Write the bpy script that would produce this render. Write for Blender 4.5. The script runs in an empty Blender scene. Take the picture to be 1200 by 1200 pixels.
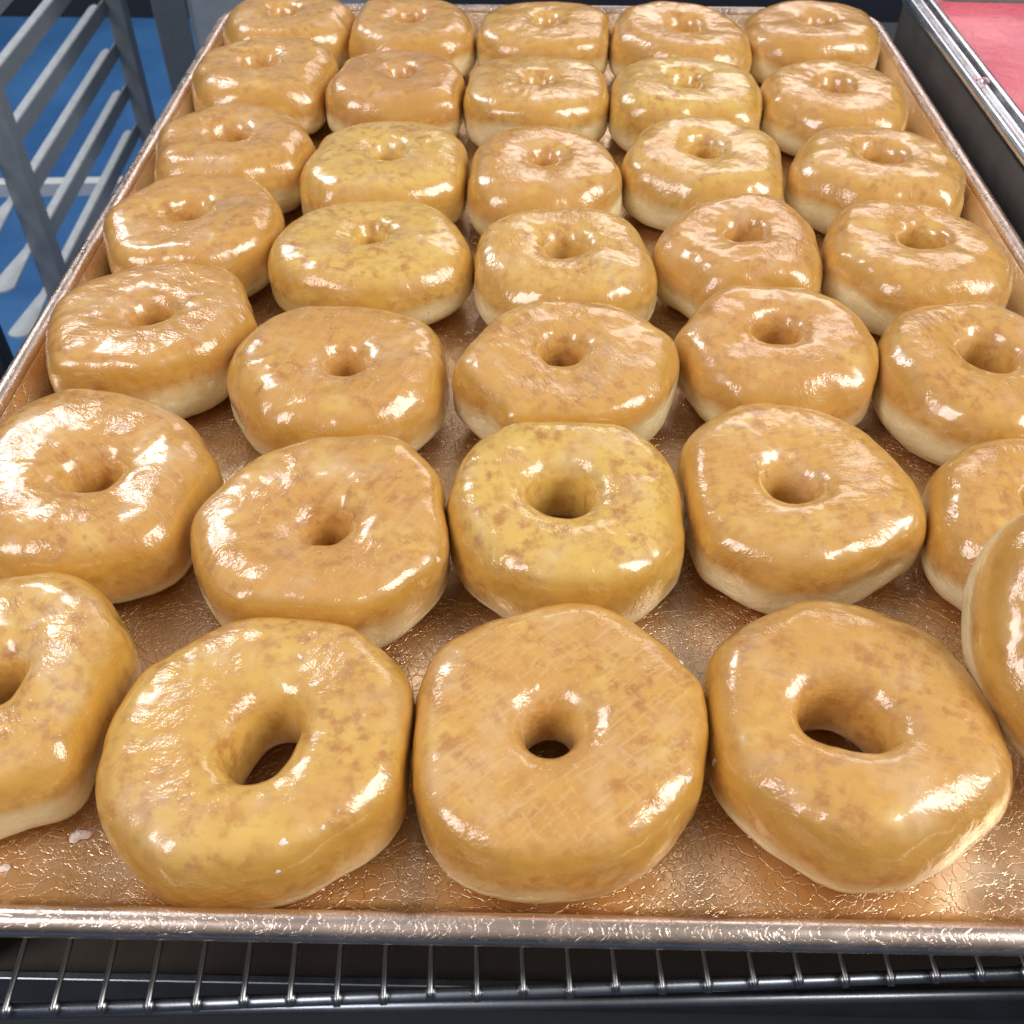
import bpy, math, random
import numpy as np
from mathutils import Matrix, Vector

SC = bpy.context.scene
COL = SC.collection

# ------------------------------------------------------------------ camera
cam_d = bpy.data.cameras.new('camera'); cam = bpy.data.objects.new('camera', cam_d); COL.objects.link(cam)
cam_d.sensor_width = 36.0; cam_d.lens = 36.0; cam_d.clip_start = 0.01; cam_d.clip_end = 50
_r = Vector((0.999846, 0.017204, 0.003452)); _u = Vector((-0.014594, 0.706113, 0.707949)); _f = Vector((-0.009742, 0.707890, -0.706255))
cam.matrix_world = Matrix(((_r.x, _u.x, -_f.x, -0.01390), (_r.y, _u.y, -_f.y, -0.10543), (_r.z, _u.z, -_f.z, 0.28102), (0, 0, 0, 1)))
SC.camera = cam
cam_d.dof.use_dof = True; cam_d.dof.focus_distance = 0.36; cam_d.dof.aperture_fstop = 28
SC.render.resolution_x = SC.render.resolution_y = 1024

# ------------------------------------------------------------------ room light
world = bpy.data.worlds.new('World'); SC.world = world; world.use_nodes = True
wn = world.node_tree.nodes; wl = world.node_tree.links
bg = wn['Background']; bg.inputs['Strength'].default_value = 0.40
tc = wn.new('ShaderNodeTexCoord'); sep = wn.new('ShaderNodeSeparateXYZ'); rmp = wn.new('ShaderNodeValToRGB')
mr = wn.new('ShaderNodeMapRange'); mr.inputs['From Min'].default_value = -1; mr.inputs['From Max'].default_value = 1
wl.new(tc.outputs['Generated'], sep.inputs[0]); wl.new(sep.outputs['Z'], mr.inputs['Value']); wl.new(mr.outputs[0], rmp.inputs[0])
rmp.color_ramp.elements[0].color = (0.10, 0.11, 0.13, 1); rmp.color_ramp.elements[0].position = 0.40
rmp.color_ramp.elements[1].color = (1.0, 0.98, 0.97, 1); rmp.color_ramp.elements[1].position = 0.86
e = rmp.color_ramp.elements.new(0.56); e.color = (0.30, 0.29, 0.29, 1)
wl.new(rmp.outputs[0], bg.inputs['Color'])

def lamp(name, loc, target, sx, sy, power, color):
    d = bpy.data.lights.new(name, 'AREA'); d.shape = 'RECTANGLE'; d.size = sx; d.size_y = sy
    d.energy = power; d.color = color
    o = bpy.data.objects.new(name, d); COL.objects.link(o); o.location = loc
    o.rotation_euler = (Vector(target) - Vector(loc)).to_track_quat('-Z', 'Y').to_euler()
    return o
lamp('ceiling_lamp', (1.95, -0.15, 1.65), (0, .3, 0), 0.95, 1.60, 60, (1.0, 0.97, 0.92))
lamp('ceiling_lamp', (-1.60, -0.75, 1.65), (0, .3, 0), 0.70, 1.30, 31, (1.0, 0.92, 0.93))
lamp('ceiling_lamp', (0.75, 3.10, 1.55), (0, .3, 0), 1.60, 0.70, 13, (1.0, 0.91, 0.91))
lamp('ceiling_lamp', (-1.55, 2.10, 1.75), (-1.3, 1.9, -.95), 0.60, 1.20, 34, (0.95, 0.97, 1.0))  # extra lamp added to brighten the blue floor and rack

SC.view_settings.view_transform = 'Standard'; SC.view_settings.look = 'None'
SC.view_settings.exposure = -0.14; SC.view_settings.gamma = 1.0; SC.view_settings.use_curve_mapping = False

# ------------------------------------------------------------------ helpers
def tag(o, label=None, cat=None, group=None, kind=None):
    if label: o['label'] = label
    if cat: o['category'] = cat
    if group: o['group'] = group
    if kind: o['kind'] = kind
    return o

def empty(name, loc=(0, 0, 0), rot=(0, 0, 0)):
    o = bpy.data.objects.new(name, None); COL.objects.link(o); o.location = loc; o.rotation_euler = rot
    o.empty_display_size = 0.02
    return o

def mesh_obj(name, V, F, mat, parent=None, smooth=True, attrs=None):
    me = bpy.data.meshes.new(name)
    me.from_pydata([tuple(v) for v in V], [], F); me.update()
    if smooth: me.polygons.foreach_set('use_smooth', [True] * len(me.polygons))
    for k, arr in (attrs or {}).items():
        a = me.attributes.new(k, 'FLOAT', 'POINT'); a.data.foreach_set('value', np.asarray(arr, np.float32))
    if mat: me.materials.append(mat)
    o = bpy.data.objects.new(name, me); COL.objects.link(o)
    if parent: o.parent = parent
    return o

def share(o, parent, loc=None, rot=None):
    c = o.copy(); COL.objects.link(c); c.parent = parent
    if loc is not None: c.location = loc
    if rot is not None: c.rotation_euler = rot
    return c

class MB:
    def __init__(s): s.v = []; s.f = []
    def add(s, V, F):
        n = len(s.v); s.v += [tuple(p) for p in V]; s.f += [tuple(i + n for i in f) for f in F]
    def box(s, a, b, bev=0.0):
        x0, y0, z0 = a; x1, y1, z1 = b
        if bev <= 0:
            V = [(x, y, z) for z in (z0, z1) for y in (y0, y1) for x in (x0, x1)]
            F = [(0, 2, 3, 1), (4, 5, 7, 6), (0, 1, 5, 4), (2, 6, 7, 3), (0, 4, 6, 2), (1, 3, 7, 5)]
            return s.add(V, F)
        import bmesh
        bm = bmesh.new(); bmesh.ops.create_cube(bm, size=1)
        for v in bm.verts: v.co = Vector(((x0 + x1) / 2 + v.co.x * (x1 - x0), (y0 + y1) / 2 + v.co.y * (y1 - y0), (z0 + z1) / 2 + v.co.z * (z1 - z0)))
        bmesh.ops.bevel(bm, geom=list(bm.edges), offset=bev, segments=2, affect='EDGES', profile=.5)
        bm.verts.index_update()
        s.add([v.co[:] for v in bm.verts], [[v.index for v in f.verts] for f in bm.faces]); bm.free()
    def tube(s, pts, r, n=10, cap=True):
        pts = [Vector(p) for p in pts]; V = []; F = []; m = len(pts)
        for i, p in enumerate(pts):
            d = (pts[min(i + 1, m - 1)] - pts[max(i - 1, 0)]).normalized()
            a = d.cross(Vector((0, 0, 1)));
            if a.length < 1e-4: a = d.cross(Vector((0, 1, 0)))
            a.normalize(); b = a.cross(d)
            rr = r[i] if isinstance(r, (list, tuple)) else r
            for k in range(n):
                t = 2 * math.pi * k / n; V.append(p + a * (rr * math.cos(t)) + b * (rr * math.sin(t)))
        for i in range(m - 1):
            for k in range(n):
                F.append((i * n + k, i * n + (k + 1) % n, (i + 1) * n + (k + 1) % n, (i + 1) * n + k))
        if cap: F.append(tuple(range(n))[::-1]); F.append(tuple((m - 1) * n + k for k in range(n)))
        s.add(V, F)
    def build(s, name, mat, parent=None, smooth=False): return mesh_obj(name, s.v, s.f, mat, parent, smooth)

def round_rect(x0, x1, y0, y1, r, seg=8):
    P = []
    for cx, cy, a0 in ((x1 - r, y0 + r, -90), (x1 - r, y1 - r, 0), (x0 + r, y1 - r, 90), (x0 + r, y0 + r, 180)):
        for i in range(seg + 1):
            a = math.radians(a0 + 90 * i / seg); P.append((cx + r * math.cos(a), cy + r * math.sin(a)))
    return P

def loft(loops, closed_profile=False, cap_first=False, cap_last=False):
    n = len(loops[0]); V = [p for l in loops for p in l]; F = []
    m = len(loops)
    for i in range(m if closed_profile else m - 1):
        j = (i + 1) % m
        for k in range(n):
            F.append((i * n + k, i * n + (k + 1) % n, j * n + (k + 1) % n, j * n + k))
    if cap_first: F.append(tuple(range(n))[::-1])
    if cap_last: F.append(tuple((m - 1) * n + k for k in range(n)))
    return V, F

# ------------------------------------------------------------------ materials
class NT:
    def __init__(s, name):
        s.m = bpy.data.materials.new(name); s.m.use_nodes = True; s.t = s.m.node_tree; s.n = s.t.nodes; s.l = s.t.links
        s.b = s.n['Principled BSDF']
    def new(s, t, **kw):
        x = s.n.new(t)
        for k, v in kw.items(): setattr(x, k, v)
        return x
    def set(s, x, k, v):
        if isinstance(v, bpy.types.NodeSocket): s.l.new(v, x.inputs[k])
        elif isinstance(v, (tuple, list)) and len(v) == 3 and x.inputs[k].type == 'RGBA': x.inputs[k].default_value = (*v, 1)
        else: x.inputs[k].default_value = v
    def noise(s, vec, scale, detail=3, rough=.55, dist=0.0):
        x = s.new('ShaderNodeTexNoise'); s.set(x, 'Vector', vec); s.set(x, 'Scale', scale); s.set(x, 'Detail', detail); s.set(x, 'Roughness', rough); s.set(x, 'Distortion', dist)
        return x.outputs['Fac']
    def ramp(s, fac, a, b, ca=0.0, cb=1.0):
        x = s.new('ShaderNodeMapRange', interpolation_type='SMOOTHSTEP'); s.set(x, 'Value', fac)
        s.set(x, 'From Min', a); s.set(x, 'From Max', b); s.set(x, 'To Min', ca); s.set(x, 'To Max', cb)
        return x.outputs[0]
    def mix(s, f, a, b):
        x = s.new('ShaderNodeMix', data_type='RGBA'); s.set(x, 0, f)
        for k, v in ((6, a), (7, b)):
            if isinstance(v, bpy.types.NodeSocket): s.l.new(v, x.inputs[k])
            else: x.inputs[k].default_value = (*v, 1)
        return x.outputs[2]
    def math(s, op, a, b=0.0, c=0.0):
        x = s.new('ShaderNodeMath', operation=op)
        for i, v in enumerate((a, b, c)):
            if isinstance(v, bpy.types.NodeSocket): s.l.new(v, x.inputs[i])
            else: x.inputs[i].default_value = v
        return x.outputs[0]
    def vadd(s, a, b):
        x = s.new('ShaderNodeVectorMath', operation='ADD')
        for i, v in enumerate((a, b)):
            if isinstance(v, bpy.types.NodeSocket): s.l.new(v, x.inputs[i])
            else: x.inputs[i].default_value = v
        return x.outputs[0]
    def mapping(s, vec, rot=(0, 0, 0), scale=(1, 1, 1)):
        x = s.new('ShaderNodeMapping'); s.set(x, 'Vector', vec); x.inputs['Rotation'].default_value = rot; x.inputs['Scale'].default_value = scale
        return x.outputs[0]
    def bump(s, h, dist, strength=1.0, normal=None):
        x = s.new('ShaderNodeBump'); s.set(x, 'Height', h); s.set(x, 'Distance', dist); s.set(x, 'Strength', strength)
        if normal is not None: s.l.new(normal, x.inputs['Normal'])
        return x.outputs[0]
    def objvec(s):
        t = s.new('ShaderNodeTexCoord'); return t.outputs['Object']
    def rnd(s):
        t = s.new('ShaderNodeObjectInfo'); return t.outputs['Random']
    def voro(s, vec, scale, feature='DISTANCE_TO_EDGE', rnd=1.0):
        x = s.new('ShaderNodeTexVoronoi', feature=feature); s.set(x, 'Vector', vec); s.set(x, 'Scale', scale); s.set(x, 'Randomness', rnd)
        return x.outputs['Distance']
    def attr(s, name):
        x = s.new('ShaderNodeAttribute', attribute_name=name); return x.outputs['Fac']

def metal(name, color, rough=.35, metallic=1.0, scratch=.10, spots=0.0, spotcol=(.8, .8, .8), bump=.00005):
    k = NT(name); v = k.objvec()
    n1 = k.noise(v, 60, 4); n2 = k.noise(k.mapping(v, scale=(900, 40, 900)), 1.0, 3)
    f = k.math('ADD', k.math('MULTIPLY', n1, .6), k.math('MULTIPLY', n2, .4))
    c = k.mix(k.ramp(f, .3, .7), tuple(x * .9 for x in color), tuple(min(1, x * 1.07) for x in color))
    if spots:
        c = k.mix(k.ramp(k.noise(v, 35, 5, .7), .62, .70, 0, spots), c, spotcol)
    k.set(k.b, 'Base Color', c); k.set(k.b, 'Metallic', metallic)
    k.set(k.b, 'Roughness', k.ramp(f, .25, .75, rough - scratch / 2, rough + scratch / 2))
    k.set(k.b, 'Normal', k.bump(f, bump))
    return k.m

def make_glaze():
    k = NT('sugar_glaze'); ov = k.objvec(); r = k.rnd()
    off = k.new('ShaderNodeCombineXYZ'); k.l.new(k.math('MULTIPLY', r, 7.3), off.inputs[0]); k.l.new(k.math('MULTIPLY', r, 3.1), off.inputs[1])
    vr = k.new('ShaderNodeVectorRotate', rotation_type='Z_AXIS'); k.l.new(ov, vr.inputs['Vector']); k.l.new(k.math('MULTIPLY', r, 41.0), vr.inputs['Angle'])
    v = k.vadd(vr.outputs[0], off.outputs[0])
    warp = k.new('ShaderNodeTexNoise'); k.set(warp, 'Vector', v); k.set(warp, 'Scale', 75); k.set(warp, 'Detail', 1)
    wv = k.new('ShaderNodeVectorMath', operation='MULTIPLY_ADD'); k.l.new(warp.outputs['Color'], wv.inputs[0]); wv.inputs[1].default_value = (.008,) * 3; k.l.new(v, wv.inputs[2])
    w = wv.outputs[0]
    # soft dents, a crinkled skin and fine sugar grain
    dents = k.noise(v, 140, 1, .5)
    wr = k.noise(k.mapping(w, rot=(0, 0, .5), scale=(1, 1.7, 1.3)), 250, 2, .55)
    fine = k.noise(v, 900, 2, .6)
    big = k.noise(v, 65, 2, .5)
    mask = k.ramp(big, .36, .66, .12, 1.0)
    hh = k.math('ADD', k.math('MULTIPLY', wr, .42), k.math('MULTIPLY', fine, .15))
    hh = k.math('ADD', k.math('MULTIPLY', dents, .26), k.math('MULTIPLY', hh, mask))
    gold = (.74, .48, .110); tan = (.66, .355, .082); red = (.60, .295, .075); brown = (.47, .205, .045)
    tone = k.attr('tone')
    base = k.mix(k.ramp(tone, 0, .55), gold, tan); base = k.mix(k.ramp(tone, .6, 1), base, red)
    c = k.mix(k.ramp(big, .45, .72, 0, .45), base, red)
    c = k.mix(k.ramp(big, .26, .46, .55, 0), c, (.78, .53, .14))
    spots = k.noise(v, 200, 4, .62)
    c = k.mix(k.math('MULTIPLY', k.ramp(spots, .42, .68), k.ramp(k.noise(v, 50, 1), .36, .60, .40, .95)), c, brown)
    # pale broken grid left by the proofing screen, and crystallised streaks
    sx = k.new('ShaderNodeSeparateXYZ'); k.l.new(w, sx.inputs[0])
    gx = k.ramp(k.math('SINE', k.math('MULTIPLY', sx.outputs[0], 1650.0)), .55, 1.0)
    gy = k.ramp(k.math('SINE', k.math('MULTIPLY', sx.outputs[1], 1500.0)), .60, 1.0)
    s1 = k.noise(k.mapping(v, rot=(0, 0, .35), scale=(90, 700, 260)), 1, 2, .55)
    s2 = k.noise(k.mapping(v, rot=(0, 0, 1.85), scale=(90, 700, 260)), 1, 2, .55)
    top = k.math('SUBTRACT', 1.0, k.math('MINIMUM', k.math('MULTIPLY', k.attr('side'), 1.3), 1.0))
    g1 = k.math('MULTIPLY', gx, k.ramp(s2, .44, .60)); g2 = k.math('MULTIPLY', gy, k.ramp(s1, .44, .60))
    st = k.math('MAXIMUM', k.math('MAXIMUM', g1, g2), k.math('MAXIMUM', k.ramp(s1, .58, .72), k.ramp(s2, .58, .72)))
    st = k.math('MULTIPLY', k.math('MULTIPLY', st, top), k.math('MULTIPLY', k.ramp(spots, .30, .55, .35, 1.0), k.attr('hatch')))
    c = k.mix(st, c, (.80, .56, .27))
    film = k.ramp(k.noise(v, 48, 3, .6), .50, .74, 0, .26)
    c = k.mix(film, c, (.84, .66, .46))
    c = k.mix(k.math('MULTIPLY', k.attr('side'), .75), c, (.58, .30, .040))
    c = k.mix(k.ramp(k.attr('edge'), 0.0, 1.0, 1, 0), c, (.86, .70, .38))
    k.set(k.b, 'Base Color', c)
    k.set(k.b, 'Roughness', k.ramp(big, .3, .7, .36, .50))
    k.set(k.b, 'Coat Weight', .9); k.set(k.b, 'Coat IOR', 1.66)
    k.set(k.b, 'Coat Roughness', k.ramp(spots, .35, .7, .07, .22))
    nb = k.bump(hh, .0009, 1.0)
    k.set(k.b, 'Coat Normal', nb); k.set(k.b, 'Normal', nb)
    return k.m

def make_dough():
    k = NT('fried_dough'); v = k.objvec()
    n = k.noise(v, 160, 3)
    c = k.mix(k.ramp(n, .35, .7), (.88, .75, .46), (.84, .67, .36))
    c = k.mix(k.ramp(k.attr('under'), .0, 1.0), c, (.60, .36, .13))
    hh = k.math('ADD', k.math('MULTIPLY', n, .7), k.math('MULTIPLY', k.noise(v, 900, 1), .15))
    k.set(k.b, 'Base Color', c); k.set(k.b, 'Roughness', .5)
    k.set(k.b, 'Coat Weight', .5); k.set(k.b, 'Coat Roughness', .18)
    nb = k.bump(hh, .0011); k.set(k.b, 'Normal', nb); k.set(k.b, 'Coat Normal', nb)
    return k.m

def make_pan_metal(name, c0, c1, crackle=1.0, rough=.30):
    k = NT(name); v = k.objvec()
    wn_ = k.new('ShaderNodeTexNoise'); k.set(wn_, 'Vector', v); k.set(wn_, 'Scale', 160); k.set(wn_, 'Detail', 3)
    wv = k.new('ShaderNodeVectorMath', operation='MULTIPLY_ADD'); k.l.new(wn_.outputs['Color'], wv.inputs[0]); wv.inputs[1].default_value = (.007,) * 3; k.l.new(v, wv.inputs[2]); w = wv.outputs[0]
    d1 = k.ramp(k.voro(w, 240), .0, .04); d2 = k.ramp(k.voro(k.mapping(w, rot=(0, 0, .8), scale=(1, .6, 1)), 400), .0, .05)
    msk = k.ramp(k.noise(v, 40, 1), .40, .60)
    crack = k.math('MULTIPLY', d1, k.math('ADD', k.math('MULTIPLY', d2, msk), k.math('SUBTRACT', 1.0, msk)))
    big = k.noise(v, 18, 3)
    h = k.math('ADD', k.math('MULTIPLY', crack, crackle), k.math('MULTIPLY', k.noise(v, 200, 2), .7))
    c = k.mix(k.ramp(big, .3, .7), c0, c1)
    c = k.mix(k.ramp(crack, 0, 1, .08 * crackle, 0), c, tuple(x * .6 for x in c0))
    k.set(k.b, 'Base Color', c); k.set(k.b, 'Metallic', 1.0)
    k.set(k.b, 'Roughness', k.ramp(k.noise(v, 90, 2), .3, .7, rough - .06, rough + .08))
    k.set(k.b, 'Normal', k.bump(h, .00013 if crackle > .5 else .00010))
    return k.m

M = {}
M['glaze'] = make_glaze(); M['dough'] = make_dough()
M['pan'] = make_pan_metal('golden_pan_metal', (.80, .58, .37), (.88, .69, .49), .8, .34)
M['rim'] = make_pan_metal('worn_sheen_rim_metal', (.70, .54, .45), (.80, .66, .57), .45, .30)  # worn pan metal, its silvery reflection put into a paler colour
M['wire'] = metal('chrome_wire', (.34, .35, .36), .32)
M['rod'] = metal('dull_steel_rod', (.32, .36, .41), .36)
M['rack'] = metal('grey_rack_paint', (.29, .31, .32), .42, .2)
M['rack_flange'] = metal('lit_rack_flange', (.66, .71, .74), .36, .3)  # light falling on the runner tops is painted in as a paler grey
M['slate'] = metal('dark_slate_steel', (.020, .026, .034), .75, .0)
M['white_bar'] = metal('white_rack_paint', (.78, .80, .80), .4, 0)
M['cabinet'] = metal('cabinet_steel', (.30, .34, .36), .40, .3)
M['drip'] = metal('dark_drip_metal', (.085, .070, .058), .5, .4)  # dark brown-grey metal for the tray bed
M['icing_pan_side'] = metal('dark_pan_side', (.10, .088, .08), .42, .75)
M['icing_pan_rim'] = metal('bright_aluminium_rim', (.74, .77, .80), .24, 1.0, .12)

# ------------------------------------------------------------------ floor and far wall seen past the rack
def make_floor_mat():
    k = NT('blue_floor_paint'); v = k.objvec()
    n = k.noise(v, 3, 5); n2 = k.noise(v, 40, 4)
    c = k.mix(k.ramp(n, .3, .7), (.036, .140, .370), (.060, .205, .480))
    c = k.mix(k.ramp(n2, .55, .8, 0, .35), c, (.03, .10, .25))
    k.set(k.b, 'Base Color', c); k.set(k.b, 'Roughness', k.ramp(n2, .3, .7, .4, .6)); k.set(k.b, 'Normal', k.bump(n2, .001))
    return k.m
def make_wall_mat():
    k = NT('dark_wall_panel'); v = k.objvec(); n = k.noise(v, 6, 5)
    k.set(k.b, 'Base Color', k.mix(n, (.012, .015, .022), (.022, .026, .036))); k.set(k.b, 'Roughness', .7)
    return k.m
b = MB(); b.box((-5, -2.5, -1.0), (5, 3.45, -.95)); tag(b.build('floor', make_floor_mat()), kind='structure')
b = MB(); b.box((-5, 3.40, -.949), (5, 3.50, 2.4)); tag(b.build('back_wall', make_wall_mat()), kind='structure')

# ------------------------------------------------------------------ steel work table that carries everything
table = tag(empty('work_table', (0, .3, -.95)), 'dark slate steel work table under the wire rack and both pans', 'table')
def tpart(name, a, bb, mat, bev=.002, parent=table, off=(0, .3, -.95)):
    m = MB(); m.box([p - q for p, q in zip(a, off)], [p - q for p, q in zip(bb, off)], bev); return m.build(name, mat, parent)
tpart('table_top', (-.30, -.16, -.115), (.80, .99, -.10), M['slate'])
for x in (-.22, .72):
    for y in (-.08, .91): tpart('leg', (x - .02, y - .02, -.95), (x + .02, y + .02, -.1152), M['slate'])
for x in (-.212, .212): tpart('side_rail', (x - .006, .03, -.0998), (x + .006, .63, -.0070), M['slate'])
drip = tag(empty('drip_tray', (0, .33, -.1)), 'dark drip tray lying under the wire rack', 'tray')
m = MB(); m.box((-.202, -.300, .0003), (.202, .29, .012), .001); m.build('tray_bed', M['drip'], drip)
m = MB(); m.box((-.202, -.3035, .0003), (.202, -.3003, .0205), .0006); m.build('front_lip', M['rod'], drip)

# ------------------------------------------------------------------ chrome wire rack under the pan
YAW = math.radians(3.12)
rack = tag(empty('wire_rack', (-.0127, -.0014, -.0068), (0, 0, YAW)), 'chrome wire cooling rack lying under the golden sheet pan', 'wire rack')
w0 = None
for i in range(-14, 17):
    x = i * .01240 + .0062 - .0052
    if w0 is None:
        m = MB(); m.tube([(0, -.0022, .0042), (0, -.0008, .00465), (0, .004, .00465), (0, .26, .00465), (0, .52, .00465)], [.0006, .00085, .00085, .00085, .00085], 8)
        w0 = m.build('wire', M['wire'], rack, True); w0.location.x = x
        m = MB(); m.tube([(0, -.0024, .0028), (0, 0, .0036), (0, .0016, .0034)], [.0009, .0019, .0007], 8); k0 = m.build('weld', M['wire'], w0, True)
    else:
        c = share(w0, rack, (x, random.Random(i).uniform(-.0005, .0005), 0)); share(k0, c)
for y, r in ((0, .0018), (.18, .0015), (.36, .0015), (.518, .0018)):
    m = MB(); m.tube([(-.1775, y, .0018), (0, y, .0018), (.208, y, .0018)], r, 10); m.build('cross_rod', M['rod'], rack, True)
m = MB(); m.tube([(-.175, .0095, -.0245), (.22, .0025, -.0245)], .0020, 10); m.build('frame_rod', M['rod'], rack, True)
for x, y in ((-.165, .0093), (.20, .0028)):
    m = MB(); m.tube([(x, y, -.0245), (x, y, .0002)], .0014, 8); m.build('strut', M['rod'], rack, True)

# ------------------------------------------------------------------ golden sheet pan
pan = tag(empty('sheet_pan', (0, .33, 0)), 'golden crackle-embossed sheet pan full of glazed doughnuts', 'sheet pan')
def rr(inset, z, r): return [(x, y, z) for x, y in round_rect(-.2285 + inset, .2285 - inset, -.33 + inset, .33 - inset, r)]
loops = [rr(.0045, .0206, .030), rr(.0072, .0222, .028), rr(.0086, .0205, .027), rr(.0125, .0100, .024), rr(.0150, .0042, .022), rr(.0170, .0016, .021), rr(.0205, .0003, .019), rr(.030, 0, .014)]
V, F = loft(loops, cap_last=True)
n0 = len(V)
loops2 = [rr(.0045, .0196, .030), rr(.0078, .0190, .028), rr(.0116, .0100, .025), rr(.0142, .0038, .023), rr(.0164, .0004, .021), rr(.0205, -.0010, .019), rr(.030, -.0012, .014)]
V2, F2 = loft(loops2, cap_last=True)
mesh_obj('pan_body', V + V2, [f[::-1] for f in F] + [tuple(i + n0 for i in f) for f in F2], M['pan'], pan)
lp = []
for i in range(14):
    a = 2 * math.pi * i / 14; lp.append(rr(.0042 - .0040 * math.cos(a), .0210 + .0040 * math.sin(a), .030 + .0040 * math.cos(a)))
V, F = loft(lp, closed_profile=True); mesh_obj('rolled_rim', V, F, M['rim'], pan)

# ------------------------------------------------------------------ pan of pink icing beside it
ip = tag(empty('icing_pan', (.4725, .29, -.0998)), 'dark deep metal pan with bright ridged rim holding pink icing', 'pan')
def ir(inset, z, r): return [(x, y, z + .0998) for x, y in round_rect(-.230 + inset, .230 - inset, -.34 + inset, .385 - inset, r)]
V, F = loft([ir(.012, -.0998, .02), ir(.004, -.092, .026), ir(.0020, .033, .028), ir(.0060, .034, .026), ir(.013, .033, .022), ir(.015, .02, .02), ir(.017, -.08, .016)], cap_first=True, cap_last=True)
mesh_obj('pan_side', V, F, M['icing_pan_side'], ip)
prof = [(.0005, .0325), (-.0005, .0355), (.0005, .0385), (.0025, .0392), (.0042, .0380), (.0056, .0374), (.0072, .0382), (.0086, .0374), (.0098, .0380), (.0116, .0402), (.0140, .0408), (.0160, .0396), (.0166, .0372), (.0155, .0345)]
V, F = loft([ir(i_, z, max(.008, .030 - i_)) for i_, z in prof], closed_profile=True)
mesh_obj('ridged_rim', V, F, M['icing_pan_rim'], ip)
def make_icing_mat():
    k = NT('pink_icing'); v = k.objvec(); n = k.noise(v, 45, 4, .6, .6); n2 = k.noise(v, 14, 3)
    k.set(k.b, 'Base Color', k.mix(k.ramp(n2, .3, .7), (.80, .20, .25), (.70, .14, .19)))
    k.set(k.b, 'Roughness', .38); k.set(k.b, 'Coat Weight', .3); k.set(k.b, 'Coat Roughness', .25)
    k.set(k.b, 'Normal', k.bump(n, .004)); return k.m
M['icing'] = make_icing_mat()
rng = np.random.default_rng(5)
NX, NY = 60, 80
xs = np.linspace(-.2135, .2135, NX); ys = np.linspace(-.3235, .3685, NY); V = []; F = []
KK = rng.normal(0, 55, (14, 2)); PH = rng.uniform(0, 6.28, 14)
for y in ys:
    for x in xs:
        z = .026 + .0016 * np.sin(KK @ np.array([x, y]) + PH).mean() * 2 + .0998
        edge = min(.2135 - abs(x), .3235 + y, .3685 - y); z += .003 * math.exp(-edge / .006)
        V.append((x, y, z))
for j in range(NY - 1):
    for i in range(NX - 1): F.append((j * NX + i, j * NX + i + 1, (j + 1) * NX + i + 1, (j + 1) * NX + i))
mesh_obj('icing_fill', V, F, M['icing'], ip)
# smear of icing on the rim
m = MB(); ths = np.linspace(0, 4.6, 16)
m.tube([(-.2285 + .0052 + .0042 * math.cos(t), .205 + .0075 * math.sin(t), .0388 + .0998 + .0008 * math.sin(3 * t)) for t in ths], [.0004 + .0004 * abs(math.sin(2.3 * t)) for t in ths], 8)
k_ = NT('thin_icing_smear'); k_.set(k_.b, 'Base Color', k_.mix(k_.noise(k_.objvec(), 300, 2), (.80, .42, .47), (.70, .50, .53))); k_.set(k_.b, 'Roughness', .4)
m.build('icing_smear', k_.m, ip, True)

# ------------------------------------------------------------------ tall bakery rack behind on the blue floor
FX, FY, RX, RY = -.724, 1.236, -.757, 1.841
yaw = math.atan2(-(RX - FX), RY - FY); Lr = math.hypot(RX - FX, RY - FY)
br = tag(empty('bakery_rack', (FX, FY, -.95), (0, 0, yaw)), 'tall grey pan rack with slanting runners standing on the blue floor', 'rack')
def rp(name, a, bb, mat, bev=.002):
    m = MB(); m.box(a, bb, bev); return m.build(name, mat, br)
for y in (0, Lr):
    for x in (-.004, -.56): rp('upright', (x - .016, y - .016, 0), (x + .016, y + .016, 1.75), M['rack'], .003)
r0 = None
for kz in range(-9, 10):
    z = -.381 - kz * .0762 + .95
    if z < .12 or z > 1.65: continue
    if r0 is None:
        m = MB(); m.box((-.0215, .0165, -.010), (-.0185, Lr - .0165, .016)); r0 = m.build('runner', M['rack'], br); r0.location = (0, 0, z)
        m = MB(); P = [(-.0217, -.02), (-.0217, Lr - .055), (-.024, Lr - .044), (-.028, Lr - .041), (-.032, Lr - .045), (-.0345, Lr - .055), (-.0345, .0), (-.050, -.095), (-.051, -.108), (-.044, -.115), (-.034, -.117), (-.023, -.113), (-.017, -.104)]
        V = [(x, y, .013) for x, y in P] + [(x, y, .016) for x, y in P]; n = len(P)
        m.add(V, [tuple(range(n))[::-1], tuple(range(n, 2 * n))] + [(i, (i + 1) % n, (i + 1) % n + n, i + n) for i in range(n)])
        f0 = m.build('flange', M['rack_flange'], r0)
    else:
        c = share(r0, br, (0, 0, z)); share(f0, c)
rp('cross_bar', (-.5435, Lr - .013, .205), (-.0205, Lr + .013, .235), M['white_bar'])
rp('cross_bar', (-.5435, -.013, 1.69), (-.0205, .013, 1.72), M['rack'])
rp('cross_bar', (-.5435, Lr - .013, 1.69), (-.0205, Lr + .013, 1.72), M['rack'])

def post(name, x, y, w, label, mat, rot=0, h=1.75):
    o = tag(empty(name, (x, y, -.95), (0, 0, rot)), label, 'post')
    m = MB(); m.box((-w / 2, -w / 2, .0252), (w / 2, w / 2, h), .003); m.build('shaft', mat, o)
    m = MB(); m.box((-w * .9, -w * .9, 0), (w * .9, w * .9, .025), .003); m.build('foot', mat, o)
    return o
post('steel_post', -.685, 1.90, .060, 'wide grey steel post behind the sheet pan, beside the tall rack', M['rack'], .3)
post('dark_post', -.598, .80, .034, 'black post beside the golden pan, in front of the tall rack', M['slate'], .2)

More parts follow.
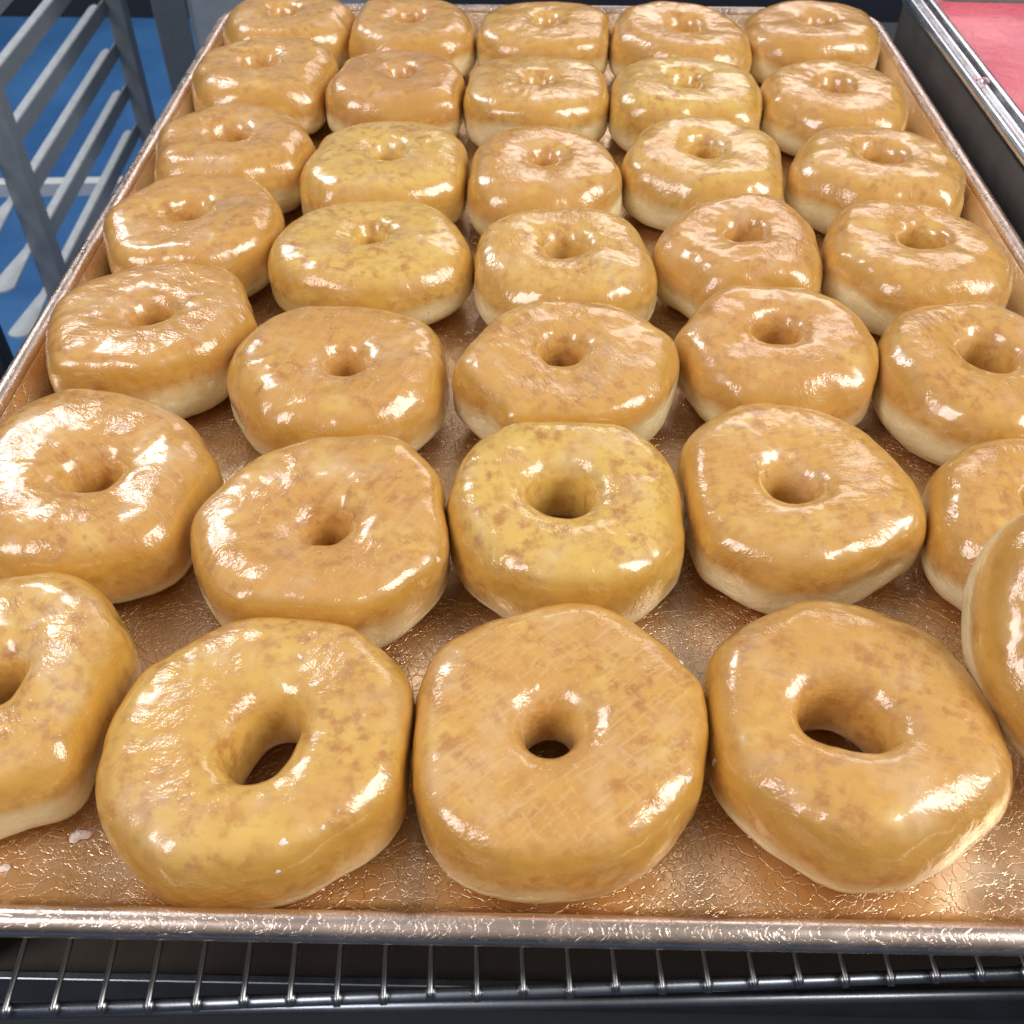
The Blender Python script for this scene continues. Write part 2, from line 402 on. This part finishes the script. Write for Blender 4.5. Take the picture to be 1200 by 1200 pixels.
cab = tag(empty('steel_cabinet', (-.34, 1.56, -.95)), 'light grey steel cabinet behind the sheet pan, beside the wide grey post', 'cabinet')
m = MB(); m.box((-.16, -.14, .06), (.16, .14, 1.60), .006); m.build('cabinet_body', M['cabinet'], cab)
m = MB(); m.box((-.15, -.13, 0), (.15, .13, .0598), .004); m.build('plinth', M['rack'], cab)
m = MB(); m.box((-.152, -.1455, .09), (.152, -.1403, 1.57), .002); dr = m.build('door', M['cabinet'], cab)
m = MB(); m.box((-.135, -.155, .80), (-.125, -.1456, .95), .002); m.build('handle', M['rod'], dr)

# ------------------------------------------------------------------ doughnuts
def fields(seed, n, k, amp):
    g = np.random.default_rng(seed); K = g.normal(0, 1, (n, 3)); K /= np.linalg.norm(K, axis=1)[:, None]
    K *= (k * g.uniform(.6, 1.5, n))[:, None]; ph = g.uniform(0, 6.28, n)
    return lambda P: amp * np.sin(P @ K.T + ph).sum(1) / math.sqrt(n)

def spline_R(R, th):
    R = np.asarray(R) / 1000.; n = len(R); u = (th / (2 * np.pi) * n) % n; i = np.floor(u).astype(int); f = u - i
    p0, p1, p2, p3 = R[(i - 1) % n], R[i % n], R[(i + 1) % n], R[(i + 2) % n]
    return .5 * (2 * p1 + (p2 - p0) * f + (2 * p0 - 5 * p1 + 4 * p2 - p3) * f ** 2 + (3 * p1 - p0 - 3 * p2 + p3) * f ** 3)

class Ring:
    """cross-section swept round an uneven outline"""
    def __init__(s, seed, R, ho, H, rh, shoulder):
        s.R, s.ho, s.H, s.rh, s.sh = R, ho, H, rh, shoulder
        g = np.random.default_rng(seed); s.g = g
        s.low = fields(seed + 1, 10, 95, .0008); s.mid = fields(seed + 2, 14, 300, .00026); s.fine = fields(seed + 3, 18, 900, .00007)
        s.a = g.uniform(0, 6.28, 6); s.w = g.uniform(-1, 1, 6)
    def pts(s, th, ph, lift):
        """th, ph: 1-D arrays of equal length -> positions"""
        c, si = np.cos(th), np.sin(th)
        Ro = spline_R(s.R, th)
        rh = s.rh * (1 + s.oval[0] * np.cos(2 * (th - s.oval[1])) + .10 * s.w[0] * np.cos(2 * th + s.a[0]) + .07 * s.w[1] * np.cos(3 * th + s.a[1]))
        sh = s.sh - .1 + .40 * s.w[2] * np.cos(2 * th + s.a[2]) + .45 * s.w[3] * np.cos(3 * th + s.a[3])
        up = np.sin(ph) > 0; out = np.cos(ph) > 0
        n = np.where(out, np.where(up, sh, 2.05), np.where(up, 3.8, 2.0))
        X = np.sign(np.cos(ph)) * np.abs(np.cos(ph)) ** (2 / n); Z = np.sign(np.sin(ph)) * np.abs(np.sin(ph)) ** (2 / n)
        H = s.H * (1 + .025 * s.w[4] * np.cos(th + s.a[4]) + .02 * s.w[5] * np.cos(2 * th + s.a[5]))
        zc = .41 * H
        z = zc + np.where(up, H - zc, zc) * Z
        Mx = (Ro * c + s.ho[0] + rh * c) / 2; My = (Ro * si + s.ho[1] + rh * si) / 2
        Ax = (Ro * c - s.ho[0] - rh * c) / 2; Ay = (Ro * si - s.ho[1] - rh * si) / 2
        P = np.stack([Mx + Ax * X, My + Ay * X, z], 1)
        N = np.stack([c * np.cos(ph), si * np.cos(ph), np.sin(ph)], 1)
        d = s.low(P) + s.mid(P) + s.fine(P) - .0006
        P = P + N * (d + lift)[:, None]
        P[:, 2] = np.maximum(P[:, 2], .0006 + 0 * P[:, 2])
        return P

def grid_faces(nt, npf, closed):
    F = []
    for i in range(nt):
        j = (i + 1) % nt
        for k in range(npf if closed else npf - 1):
            l = (k + 1) % npf; F.append((i * npf + k, j * npf + k, j * npf + l, i * npf + l))
    return F

def doughnut(seed, x, y, ho, R, oval=(0, 0), H=.043, rh=.0078, shoulder=2.7, pale=.0, rot=(0, 0, 0), z=0.0, label='', fine=True, tone=.5, hatch=.2):
    root = empty('glazed_doughnut', (x, y, z), rot)
    tag(root, label, 'doughnut', 'glazed ring doughnuts on the sheet pan')
    ring = Ring(seed, R, ho, H, rh, shoulder); ring.oval = oval
    nt, npf = (120, 40)
    th = np.repeat(np.arange(nt) * 2 * np.pi / nt, npf); ph = np.tile(np.arange(npf) * 2 * np.pi / npf, nt)
    P = ring.pts(th, ph, np.zeros_like(th))
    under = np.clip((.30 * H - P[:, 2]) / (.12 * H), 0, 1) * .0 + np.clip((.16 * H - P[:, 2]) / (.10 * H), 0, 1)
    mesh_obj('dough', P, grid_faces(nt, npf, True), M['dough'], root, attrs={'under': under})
    nt, npf = (220, 76) if fine else (144, 48)
    th1 = np.arange(nt) * 2 * np.pi / nt
    g = ring.g; a = g.uniform(0, 6.28, 8); wv = g.uniform(-1, 1, 8)
    edge = pale * .8 - .03 + sum(.09 * wv[i] / (1 + i * .35) * np.sin((i + 1) * th1 + a[i]) for i in range(8)) + .02 * np.sin(23 * th1 + a[0]) * np.sin(9 * th1 + a[1])
    p0 = edge; p1 = math.pi + .55 + .1 * np.sin(3 * th1 + a[2])
    t = np.linspace(0, 1, npf); TH = np.repeat(th1, npf)
    PH = (p0[:, None] + (p1 - p0)[:, None] * t[None]).ravel(); T = np.tile(t, nt)
    e0 = np.clip(T / .07, 0, 1); e1 = np.clip((1 - T) / .05, 0, 1)
    P = ring.pts(TH, PH, -.00012 + .0005 * np.minimum(e0, e1))
    col = np.clip(np.minimum(T / .075, (1 - T) / .16), 0, 1)
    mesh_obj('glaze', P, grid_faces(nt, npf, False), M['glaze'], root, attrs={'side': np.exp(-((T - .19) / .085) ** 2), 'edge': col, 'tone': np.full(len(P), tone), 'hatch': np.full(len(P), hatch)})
    return root, ring

DATA = [
    ('A1', -0.1735, 0.0724, 0.0040, -0.0014, (38.6,39.9,42.6,43.8,43.2,43.6,44.3,45.5,45.6,45.0,45.8,46.9,46.1,43.4,41.6,40.7,39.9,39.5,39.5,40.3,41.0,41.6,42.2,43.4,45.0,46.2,45.9,44.9,44.6,44.7,45.7,47.1,46.7,42.3,39.7,38.6)),
    ('A2', -0.0889, 0.0562, 0.0027, -0.0040, (44.3,45.0,46.7,47.5,46.8,46.2,46.7,45.4,44.0,44.0,45.3,45.7,44.9,44.6,45.0,46.2,45.3,44.8,45.0,45.4,46.8,47.3,47.0,46.2,46.1,46.5,45.3,44.6,44.6,44.5,44.5,44.8,46.5,47.3,46.9,44.9)),
    ('A3', -0.0029, 0.0610, -0.0021, -0.0022, (44.1,45.5,47.3,46.6,46.3,46.4,48.0,48.8,48.3,47.3,45.9,45.3,45.3,45.2,45.2,45.0,43.8,43.3,42.5,42.8,44.2,45.5,47.1,47.9,48.0,47.8,47.1,46.2,45.8,45.3,44.7,44.1,43.8,43.8,43.6,43.2)),
    ('A4', 0.0839, 0.0652, -0.0040, -0.0033, (44.0,43.8,43.8,44.7,45.6,44.8,44.1,44.6,45.2,45.5,45.6,45.5,45.8,46.3,46.7,46.3,44.6,43.3,42.8,43.1,44.7,45.2,44.7,44.5,44.8,46.1,46.8,46.4,45.7,44.2,43.7,44.0,45.4,46.6,46.3,44.8)),
    ('B1', -0.1720, 0.1629, 0.0040, -0.0040, (44.9,46.5,46.0,45.0,45.4,45.4,45.2,45.5,45.8,47.1,49.7,51.9,52.3,52.2,51.0,50.0,49.5,47.2,44.6,43.1,43.1,44.4,44.9,45.1,45.8,47.9,47.1,46.5,46.9,47.0,48.6,51.4,51.6,48.8,46.0,44.7)),
    ('B2', -0.0819, 0.1394, 0.0014, -0.0033, (43.7,43.2,44.1,45.5,46.5,47.8,50.2,47.6,45.1,43.5,43.2,43.1,43.1,43.1,42.3,42.2,43.4,45.8,46.7,45.8,45.4,45.3,45.5,45.3,44.9,42.1,40.8,40.8,42.0,44.2,44.0,44.1,44.3,45.0,45.2,44.7)),
    ('B3', 0.0018, 0.1519, -0.0024, 0.0008, (41.9,42.8,43.8,44.4,44.7,44.4,44.1,42.1,40.4,39.9,40.7,42.8,44.8,45.3,45.6,44.8,43.9,42.8,42.5,42.5,43.1,43.6,44.0,44.2,44.4,44.6,44.4,44.2,44.9,45.4,45.6,45.6,45.3,44.6,43.2,41.9)),
    ('B4', 0.0851, 0.1636, -0.0036, -0.0039, (43.1,42.7,43.3,44.2,44.8,45.3,45.7,45.8,45.6,45.6,47.0,47.0,46.3,46.1,45.9,45.5,44.0,42.0,41.2,41.6,43.2,45.5,47.5,47.2,47.4,47.5,46.8,47.2,45.5,44.7,44.0,43.3,44.0,46.1,45.7,43.7)),
    ('B5', 0.1731, 0.1457, -0.0040, 0.0040, (45.3,44.7,44.6,44.9,45.3,45.1,44.3,44.2,44.5,44.5,44.7,45.0,45.2,45.1,45.3,45.7,44.3,44.3,45.7,46.5,45.9,44.0,43.4,43.4,44.0,45.3,45.5,44.9,44.7,45.0,45.7,45.4,45.0,44.5,45.0,45.3)),
    ('C1', -0.1735, 0.2590, 0.0012, -0.0012, (46.4,44.2,43.2,43.5,45.2,45.3,43.3,41.7,39.8,39.2,39.8,41.7,42.2,42.9,44.2,45.5,46.2,45.7,45.0,44.7,44.0,44.7,46.9,48.6,47.6,44.4,42.8,42.6,43.7,43.5,42.7,43.1,43.6,43.5,43.1,44.2)),
    ('C2', -0.0893, 0.2315, 0.0027, -0.0026, (44.8,43.9,44.4,45.4,44.9,44.0,43.4,43.9,44.5,45.0,45.5,46.0,46.5,46.6,46.1,45.7,45.5,45.8,45.8,45.6,44.7,43.9,44.2,45.3,45.4,45.2,44.5,44.4,45.3,45.9,46.0,46.0,46.1,46.3,45.9,44.7)),
    ('C3', 0.0035, 0.2314, -0.0024, 0.0035, (45.8,47.5,48.3,47.1,45.7,44.6,43.8,41.8,40.0,39.5,40.1,41.3,41.3,41.3,41.2,41.1,41.4,43.0,44.6,46.8,44.6,43.1,43.0,44.2,46.3,42.9,41.1,40.6,41.4,41.3,42.1,43.4,43.5,43.4,43.2,43.8)),
    ('C4', 0.0923, 0.2506, -0.0006, 0.0031, (41.5,42.0,43.3,44.2,44.7,45.2,44.9,41.0,38.7,37.8,38.1,39.6,42.1,41.7,41.2,40.7,41.5,43.1,44.0,42.3,42.0,43.0,44.1,44.1,45.0,44.4,43.0,43.0,43.4,43.1,43.9,44.7,44.8,43.6,42.9,42.3)),
    ('C5', 0.1735, 0.2349, 0.0013, 0.0038, (43.3,43.3,42.3,40.8,40.4,41.1,43.1,45.4,46.2,46.3,46.3,45.9,45.5,45.0,43.5,42.5,41.9,41.4,41.0,41.2,41.9,42.6,43.5,44.3,44.7,44.4,44.9,45.8,45.3,44.8,44.2,44.3,44.2,43.9,43.3,43.1)),
    ('D1', -0.1735, 0.3400, -0.0036, 0.0040, (42.6,42.3,42.6,43.1,43.6,44.7,46.1,44.3,42.3,41.7,42.5,44.6,44.2,42.9,41.5,40.7,41.2,42.6,43.7,43.6,43.3,44.1,46.0,47.3,47.2,45.5,43.4,42.8,43.4,44.9,44.1,43.3,43.3,43.9,43.5,43.0)),
    ('D2', -0.0865, 0.3217, -0.0003, 0.0040, (48.7,47.7,46.5,45.8,45.6,45.6,45.4,45.2,43.2,42.4,42.8,44.2,44.3,45.3,46.5,47.3,47.4,46.9,47.9,48.6,48.8,48.1,46.6,45.1,44.5,44.4,44.3,43.9,43.6,43.8,44.6,45.8,47.0,48.0,48.7,49.0)),
    ('D3', 0.0043, 0.3122, 0.0002, 0.0040, (42.5,42.1,42.5,43.5,44.4,44.7,44.5,44.5,44.8,45.0,44.8,44.4,44.3,44.7,45.0,44.6,43.7,42.9,42.7,43.1,43.5,43.5,43.5,43.7,44.2,44.6,43.0,42.4,43.1,45.1,45.1,44.9,44.5,44.2,43.9,43.3)),
    ('D4', 0.0886, 0.3267, 0.0006, 0.0040, (38.9,39.6,41.2,41.7,42.9,44.7,46.1,46.4,45.6,44.2,44.2,43.8,43.1,41.9,40.6,40.0,40.6,42.1,43.4,43.4,42.3,41.1,40.9,42.1,43.9,42.8,40.5,39.5,39.8,41.3,44.4,45.0,43.1,40.9,39.6,39.4)),
    ('D5', 0.1688, 0.3252, 0.0032, 0.0040, (40.6,40.4,41.2,42.4,43.3,43.8,44.5,43.6,42.0,41.8,42.8,45.3,46.0,45.8,44.5,42.8,42.1,42.6,42.3,43.1,42.3,41.5,41.9,43.4,44.6,45.0,44.6,44.5,44.9,45.7,46.4,46.8,46.8,46.0,44.0,41.8)),
    ('E1', -0.1727, 0.4223, -0.0025, 0.0040, (44.2,45.5,45.0,44.7,45.0,45.9,47.0,47.6,47.6,47.2,46.6,45.8,45.0,44.9,45.9,47.6,48.3,46.5,44.0,42.7,42.8,44.3,47.3,49.3,47.8,44.1,42.2,41.6,42.3,44.1,43.1,43.4,44.8,46.0,44.0,43.5)),
    ('E2', -0.0886, 0.4063, 0.0005, 0.0040, (44.8,45.9,48.0,49.4,50.0,50.0,49.5,48.5,47.3,46.4,46.0,45.9,45.8,45.7,45.8,45.7,43.7,43.2,44.0,45.8,47.2,49.2,50.1,50.1,49.6,46.4,44.1,43.2,43.7,44.7,44.4,45.1,46.6,47.7,46.7,45.0)),
    ('E3', -0.0056, 0.4019, 0.0003, 0.0040, (41.7,41.4,42.3,43.3,44.5,45.6,46.4,46.8,46.8,46.7,46.7,46.7,46.6,45.8,44.3,42.7,41.1,39.6,39.4,40.4,42.7,45.2,47.1,48.1,47.8,46.7,45.6,45.2,45.2,45.0,44.6,44.4,44.5,44.7,44.5,43.5)),
    ('E4', 0.0810, 0.4140, -0.0019, 0.0040, (42.0,43.5,45.6,47.1,47.4,47.0,46.6,46.1,43.9,43.1,43.7,45.2,45.2,45.3,44.8,43.6,43.0,43.7,45.9,47.1,48.2,47.2,45.1,43.8,43.8,44.7,45.1,44.8,44.8,46.2,48.1,48.7,47.7,45.5,43.0,41.9)),
    ('E5', 0.1734, 0.4095, -0.0003, 0.0040, (45.1,45.8,47.2,47.3,47.4,47.5,47.5,47.5,47.4,46.1,46.3,47.9,49.0,49.1,48.3,47.2,47.0,47.9,49.1,49.2,47.9,46.1,45.1,45.1,45.4,45.5,44.1,43.8,44.9,47.6,51.0,50.3,48.0,45.7,44.8,45.4)),
    ('F1', -0.1735, 0.5210, -0.0040, 0.0040, (41.8,43.4,44.9,46.5,49.1,50.3,50.5,47.1,44.9,44.3,44.9,45.7,44.9,44.6,45.3,46.9,47.9,45.7,45.0,45.6,45.7,47.2,49.4,50.4,50.3,49.2,47.0,45.3,45.0,45.9,46.8,47.2,47.2,44.9,42.4,41.5)),
    ('F2', -0.0936, 0.5106, 0.0028, 0.0040, (43.1,42.9,42.9,43.5,44.8,46.1,46.8,47.0,47.0,46.9,46.8,46.8,47.2,47.9,47.6,43.5,41.1,40.2,40.5,42.1,44.4,46.1,47.3,47.4,46.6,45.5,44.6,44.3,44.8,46.0,47.7,49.2,50.1,46.8,44.1,42.9)),
    ('F3', -0.0099, 0.5015, 0.0015, 0.0015, (44.3,44.9,46.7,48.2,48.4,47.2,45.7,44.8,44.5,44.3,43.9,43.6,43.8,44.7,46.0,46.3,43.6,42.4,42.6,44.1,45.7,46.7,47.4,47.1,45.9,44.8,44.3,44.5,44.7,44.5,44.3,44.9,46.1,46.9,46.4,45.0)),
    ('F4', 0.0798, 0.4989, -0.0017, 0.0040, (44.8,45.3,47.4,49.3,48.9,48.0,47.1,46.4,44.8,44.6,45.7,46.7,47.2,48.0,48.8,48.7,47.6,46.1,45.7,46.7,48.6,50.0,50.0,48.4,46.2,44.6,43.5,42.7,43.3,45.2,48.9,50.3,49.2,47.1,45.3,44.8)),
    ('F5', 0.1674, 0.5002, -0.0002, 0.0040, (44.2,44.2,44.2,44.7,45.4,46.1,46.6,46.8,47.0,47.2,47.2,47.2,47.3,47.0,46.4,45.4,44.7,44.6,43.8,44.3,46.3,45.5,44.7,44.4,44.6,44.8,45.0,45.8,46.1,47.8,49.1,48.6,46.9,44.9,44.1,44.1)),
    ('G1', -0.1735, 0.6060, -0.0040, 0.0040, (43.3,44.5,46.2,45.6,45.5,45.9,46.5,46.3,44.2,43.5,44.2,45.7,45.2,44.9,44.7,44.7,44.8,44.9,44.9,45.2,45.9,47.1,48.3,49.0,48.2,44.4,42.4,41.7,42.4,43.9,44.3,44.8,45.2,45.6,44.9,43.4)),
    ('G2', -0.0924, 0.6005, -0.0004, 0.0040, (44.4,43.8,43.5,43.3,43.0,43.2,44.1,45.3,46.0,45.8,45.3,45.8,47.1,48.2,48.3,43.6,40.7,39.4,39.2,40.3,42.8,46.0,45.4,44.8,44.6,44.5,44.3,44.1,44.4,45.3,46.6,47.8,48.4,48.2,47.1,45.6)),
    ('G3', -0.0033, 0.5990, 0.0006, 0.0040, (43.7,44.9,47.4,48.8,49.0,48.2,46.8,45.9,45.6,45.4,45.0,44.5,44.6,45.4,46.4,46.7,46.1,45.1,44.9,46.0,47.8,48.9,49.0,48.0,46.4,45.2,44.7,44.4,44.4,44.8,45.9,47.3,48.2,47.6,45.4,43.9)),
    ('G4', 0.0851, 0.5867, 0.0010, 0.0040, (43.9,43.3,43.8,43.9,44.5,45.3,45.9,46.2,46.1,46.2,47.2,48.6,49.5,49.7,49.4,48.4,46.9,45.9,46.2,46.5,46.1,45.0,44.0,43.7,43.8,44.0,44.5,44.6,45.8,48.6,49.7,49.7,49.6,48.9,47.3,45.7)),
    ('G5', 0.1735, 0.6022, 0.0040, 0.0023, (45.0,45.7,47.9,49.7,48.6,46.7,44.9,44.3,44.5,44.9,45.1,44.9,45.0,45.7,46.9,47.6,47.2,46.2,46.0,47.3,48.3,49.8,49.6,48.6,47.0,45.7,44.8,43.9,43.1,43.4,44.8,46.5,47.2,46.6,45.7,45.7)),
]
ROWN = {'A': 'row along front rim', 'B': 'second row from front rim', 'C': 'third row from front rim', 'D': 'middle row of seven', 'E': 'third row from back rim', 'F': 'second row from back rim', 'G': 'last row along back rim'}
COLN = {'1': 'end nearest tall rack', '2': 'second from tall rack side', '3': 'middle file', '4': 'second from icing pan side', '5': 'end beside icing pan'}
TONE = {'Yellow-gold': 0, 'Golden': .3, 'Glossy': .35, 'Rounded': .5, 'Amber': .5, 'Reddish': .9, 'Brown': .9}
# tone word, shoulder, hole radius, pale line
LOOK = {
 'A1': ('Golden', 2.5, .0085, .02), 'A2': ('Glossy amber hexagonal', 2.8, .0100, -.18), 'A3': ('Broad tan flat-topped', 3.3, .0086, -.22), 'A4': ('Rounded amber', 2.3, .0102, -.10),
 'B1': ('Wide tan', 2.5, .0085, -.30), 'B2': ('Tan sharp-edged', 4.4, .0076, -.06), 'B3': ('Yellow-gold round-holed', 2.7, .0098, -.08), 'B4': ('Amber', 2.8, .0092, .02), 'B5': ('Tan', 2.4, .0085, .02),
 'C1': ('Tan', 3.6, .0080, -.10), 'C2': ('Smooth tan', 2.5, .0066, -.10), 'C3': ('Tan cracked', 3.8, .0072, .02), 'C4': ('Reddish tan', 2.5, .0085, -.02), 'C5': ('Tan', 2.5, .0092, .10),
 'D1': ('Tan', 3.4, .0075, -.10), 'D2': ('Yellow-gold bumpy', 2.7, .0075, -.02), 'D3': ('Golden', 2.7, .0085, .06), 'D4': ('Reddish tan', 2.4, .0085, -.05), 'D5': ('Tan', 2.5, .0085, .14),
 'E1': ('Tan', 2.4, .0095, -.05), 'E2': ('Yellow-gold', 2.6, .0080, -.05), 'E3': ('Tan', 2.5, .0050, .02), 'E4': ('Golden', 2.5, .0085, .05), 'E5': ('Amber wide', 2.3, .0098, .02),
 'F1': ('Tan', 2.4, .0090, -.05), 'F2': ('Reddish tan', 2.5, .0070, -.02), 'F3': ('Golden flat-topped', 3.4, .0050, .08), 'F4': ('Yellow-gold', 2.6, .0080, .02), 'F5': ('Tan', 2.4, .0088, .06),
 'G1': ('Tan', 2.4, .0085, .02), 'G2': ('Tan', 2.5, .0070, .05), 'G3': ('Golden flat-topped', 3.2, .0060, .02), 'G4': ('Tan', 2.5, .0080, .02), 'G5': ('Brown', 2.5, .0070, .05),
}
RINGS = {}
OVAL = {'A2': (.26, math.radians(75)), 'A4': (.13, math.radians(-38)), 'A3': (.06, math.radians(90)), 'B1': (.12, math.radians(30))}
for i, (key, x, y, hx, hy, R) in enumerate(DATA):
    tone, shd, rh, pale = LOOK[key]
    lab = '%s glazed doughnut, %s, %s' % (tone, ROWN[key[0]], COLN[key[1]])
    RINGS[key] = doughnut(100 + 17 * i, x, y, (hx, hy), R, H=(.0355 if key[0] == 'A' else .0372) + .0010 * math.sin(i * 2.4), oval=OVAL.get(key, (0, 0)), rh=rh * (1.0 if key in ('B3', 'A4', 'A2', 'E5', 'C5') else .80), shoulder=shd + .35, pale=pale, label=lab, hatch={'A3': .32, 'B1': .28, 'B4': .20, 'C2': .20, 'C3': .24, 'B2': .16, 'D3': .18, 'A2': .08, 'B3': .05, 'D2': .08}.get(key, .13), tone=TONE.get(tone.split()[0], .68) + .08 * math.sin(i * 5.1), fine=key[0] in 'ABCD')
# one leans up against its neighbour
leanR = [44 + 1.2 * math.cos(3 * t * math.pi / 12 + .4) + 1.0 * math.cos(2 * t * math.pi / 12 + 1.3) for t in range(24)]
q_ = (Matrix.Rotation(math.radians(-12), 4, 'Y') @ Matrix.Rotation(math.radians(33), 4, 'X')).to_euler()
RINGS['A5'] = doughnut(977, .1640, .0915, (0, 0), leanR, H=.038, rh=.0080, shoulder=2.6, pale=.25, rot=q_, z=.0285, tone=.6,
    label='Tilted glazed doughnut leaning up on its neighbour at the front corner beside icing pan')

# flakes of dried glaze stuck to the crust, and crumbs on the pan
def make_flake_mat():
    k = NT('dried_glaze'); v = k.objvec(); n = k.noise(v, 500, 3)
    k.set(k.b, 'Base Color', k.mix(n, (.90, .80, .76), (.86, .74, .68))); k.set(k.b, 'Roughness', .35); k.set(k.b, 'Coat Weight', .5); k.set(k.b, 'Coat Roughness', .15)
    k.set(k.b, 'Normal', k.bump(n, .0006)); return k.m
M['flake'] = make_flake_mat()
def blob(seed, rx, ry, h, nseg=14, nr=4):
    g = np.random.default_rng(seed); a = g.uniform(0, 6.28, 5); V = [(0, 0, h)]; F = []
    for j in range(1, nr + 1):
        u = j / nr
        for i in range(nseg):
            t = 2 * math.pi * i / nseg; k = 1 + .22 * math.sin(2 * t + a[0]) + .18 * math.sin(3 * t + a[1]) + .12 * math.sin(5 * t + a[2])
            V.append((rx * u * k * math.cos(t), ry * u * k * math.sin(t), h * (1 - u ** 2.4) + (h * .2 * math.sin(4 * t + a[3] + u * 5) if j < nr else 0)))
    for i in range(nseg): F.append((0, 1 + i, 1 + (i + 1) % nseg))
    for j in range(nr - 1):
        for i in range(nseg):
            F.append((1 + j * nseg + i, 1 + (j + 1) * nseg + i, 1 + (j + 1) * nseg + (i + 1) % nseg, 1 + j * nseg + (i + 1) % nseg))
    return V, F
for i, (x, y, rx, ry, h, lab) in enumerate([
    (-.1425, .0385, .0030, .0022, .0022, 'small pink icing glob on the pan beside the front amber hexagonal doughnut'),
    (-.1610, .0280, .0018, .0012, .0014, 'tiny pink icing crumb on the pan near the front rim'),
]):
    V, F = blob(i + 3, rx, ry, h); o = mesh_obj('icing_crumb', V, F, M['flake']); o.location = (x, y, .0003); tag(o, lab, 'crumb')

def stick(key, deg, ph, rx, ry, h, seed):
    root, ring = RINGS[key]; th = math.radians(deg); ph = math.radians(ph); e = .02
    P = ring.pts(np.array([th, th + e, th]), np.array([ph, ph, ph + e]), np.full(3, .00035))
    n = Vector(P[1] - P[0]).cross(Vector(P[2] - P[0])).normalized()
    if n.dot(Vector((math.cos(th) * math.cos(ph), math.sin(th) * math.cos(ph), math.sin(ph)))) < 0: n = -n
    V, F = blob(seed, rx, ry, h); o = mesh_obj('glaze_flake', V, F, M['flake'], root); o.location = Vector(P[0]) - n * .0002
    o.rotation_euler = n.to_track_quat('Z', 'Y').to_euler()
for s_, (key, deg, ph, rx, ry, h) in enumerate([('A2', -68, 62, .0016, .0010, .0004), ('A2', -52, 58, .0009, .0007, .0004), ('A2', -72, 32, .0012, .0006, .0004),
        ('A2', 48, 105, .0012, .0016, .0003), ('A2', 72, 92, .0018, .0010, .0003),
        ('A3', -28, 48, .0016, .0011, .0006), ('A3', 30, 40, .0012, .0007, .0005), ('A4', -165, 15, .0013, .0020, .0004),
        ('B2', -22, 30, .0010, .0016, .0005), ('E2', 178, 25, .0020, .0026, .0007)]):
    stick(key, deg, ph, rx, ry, h, 40 + s_)
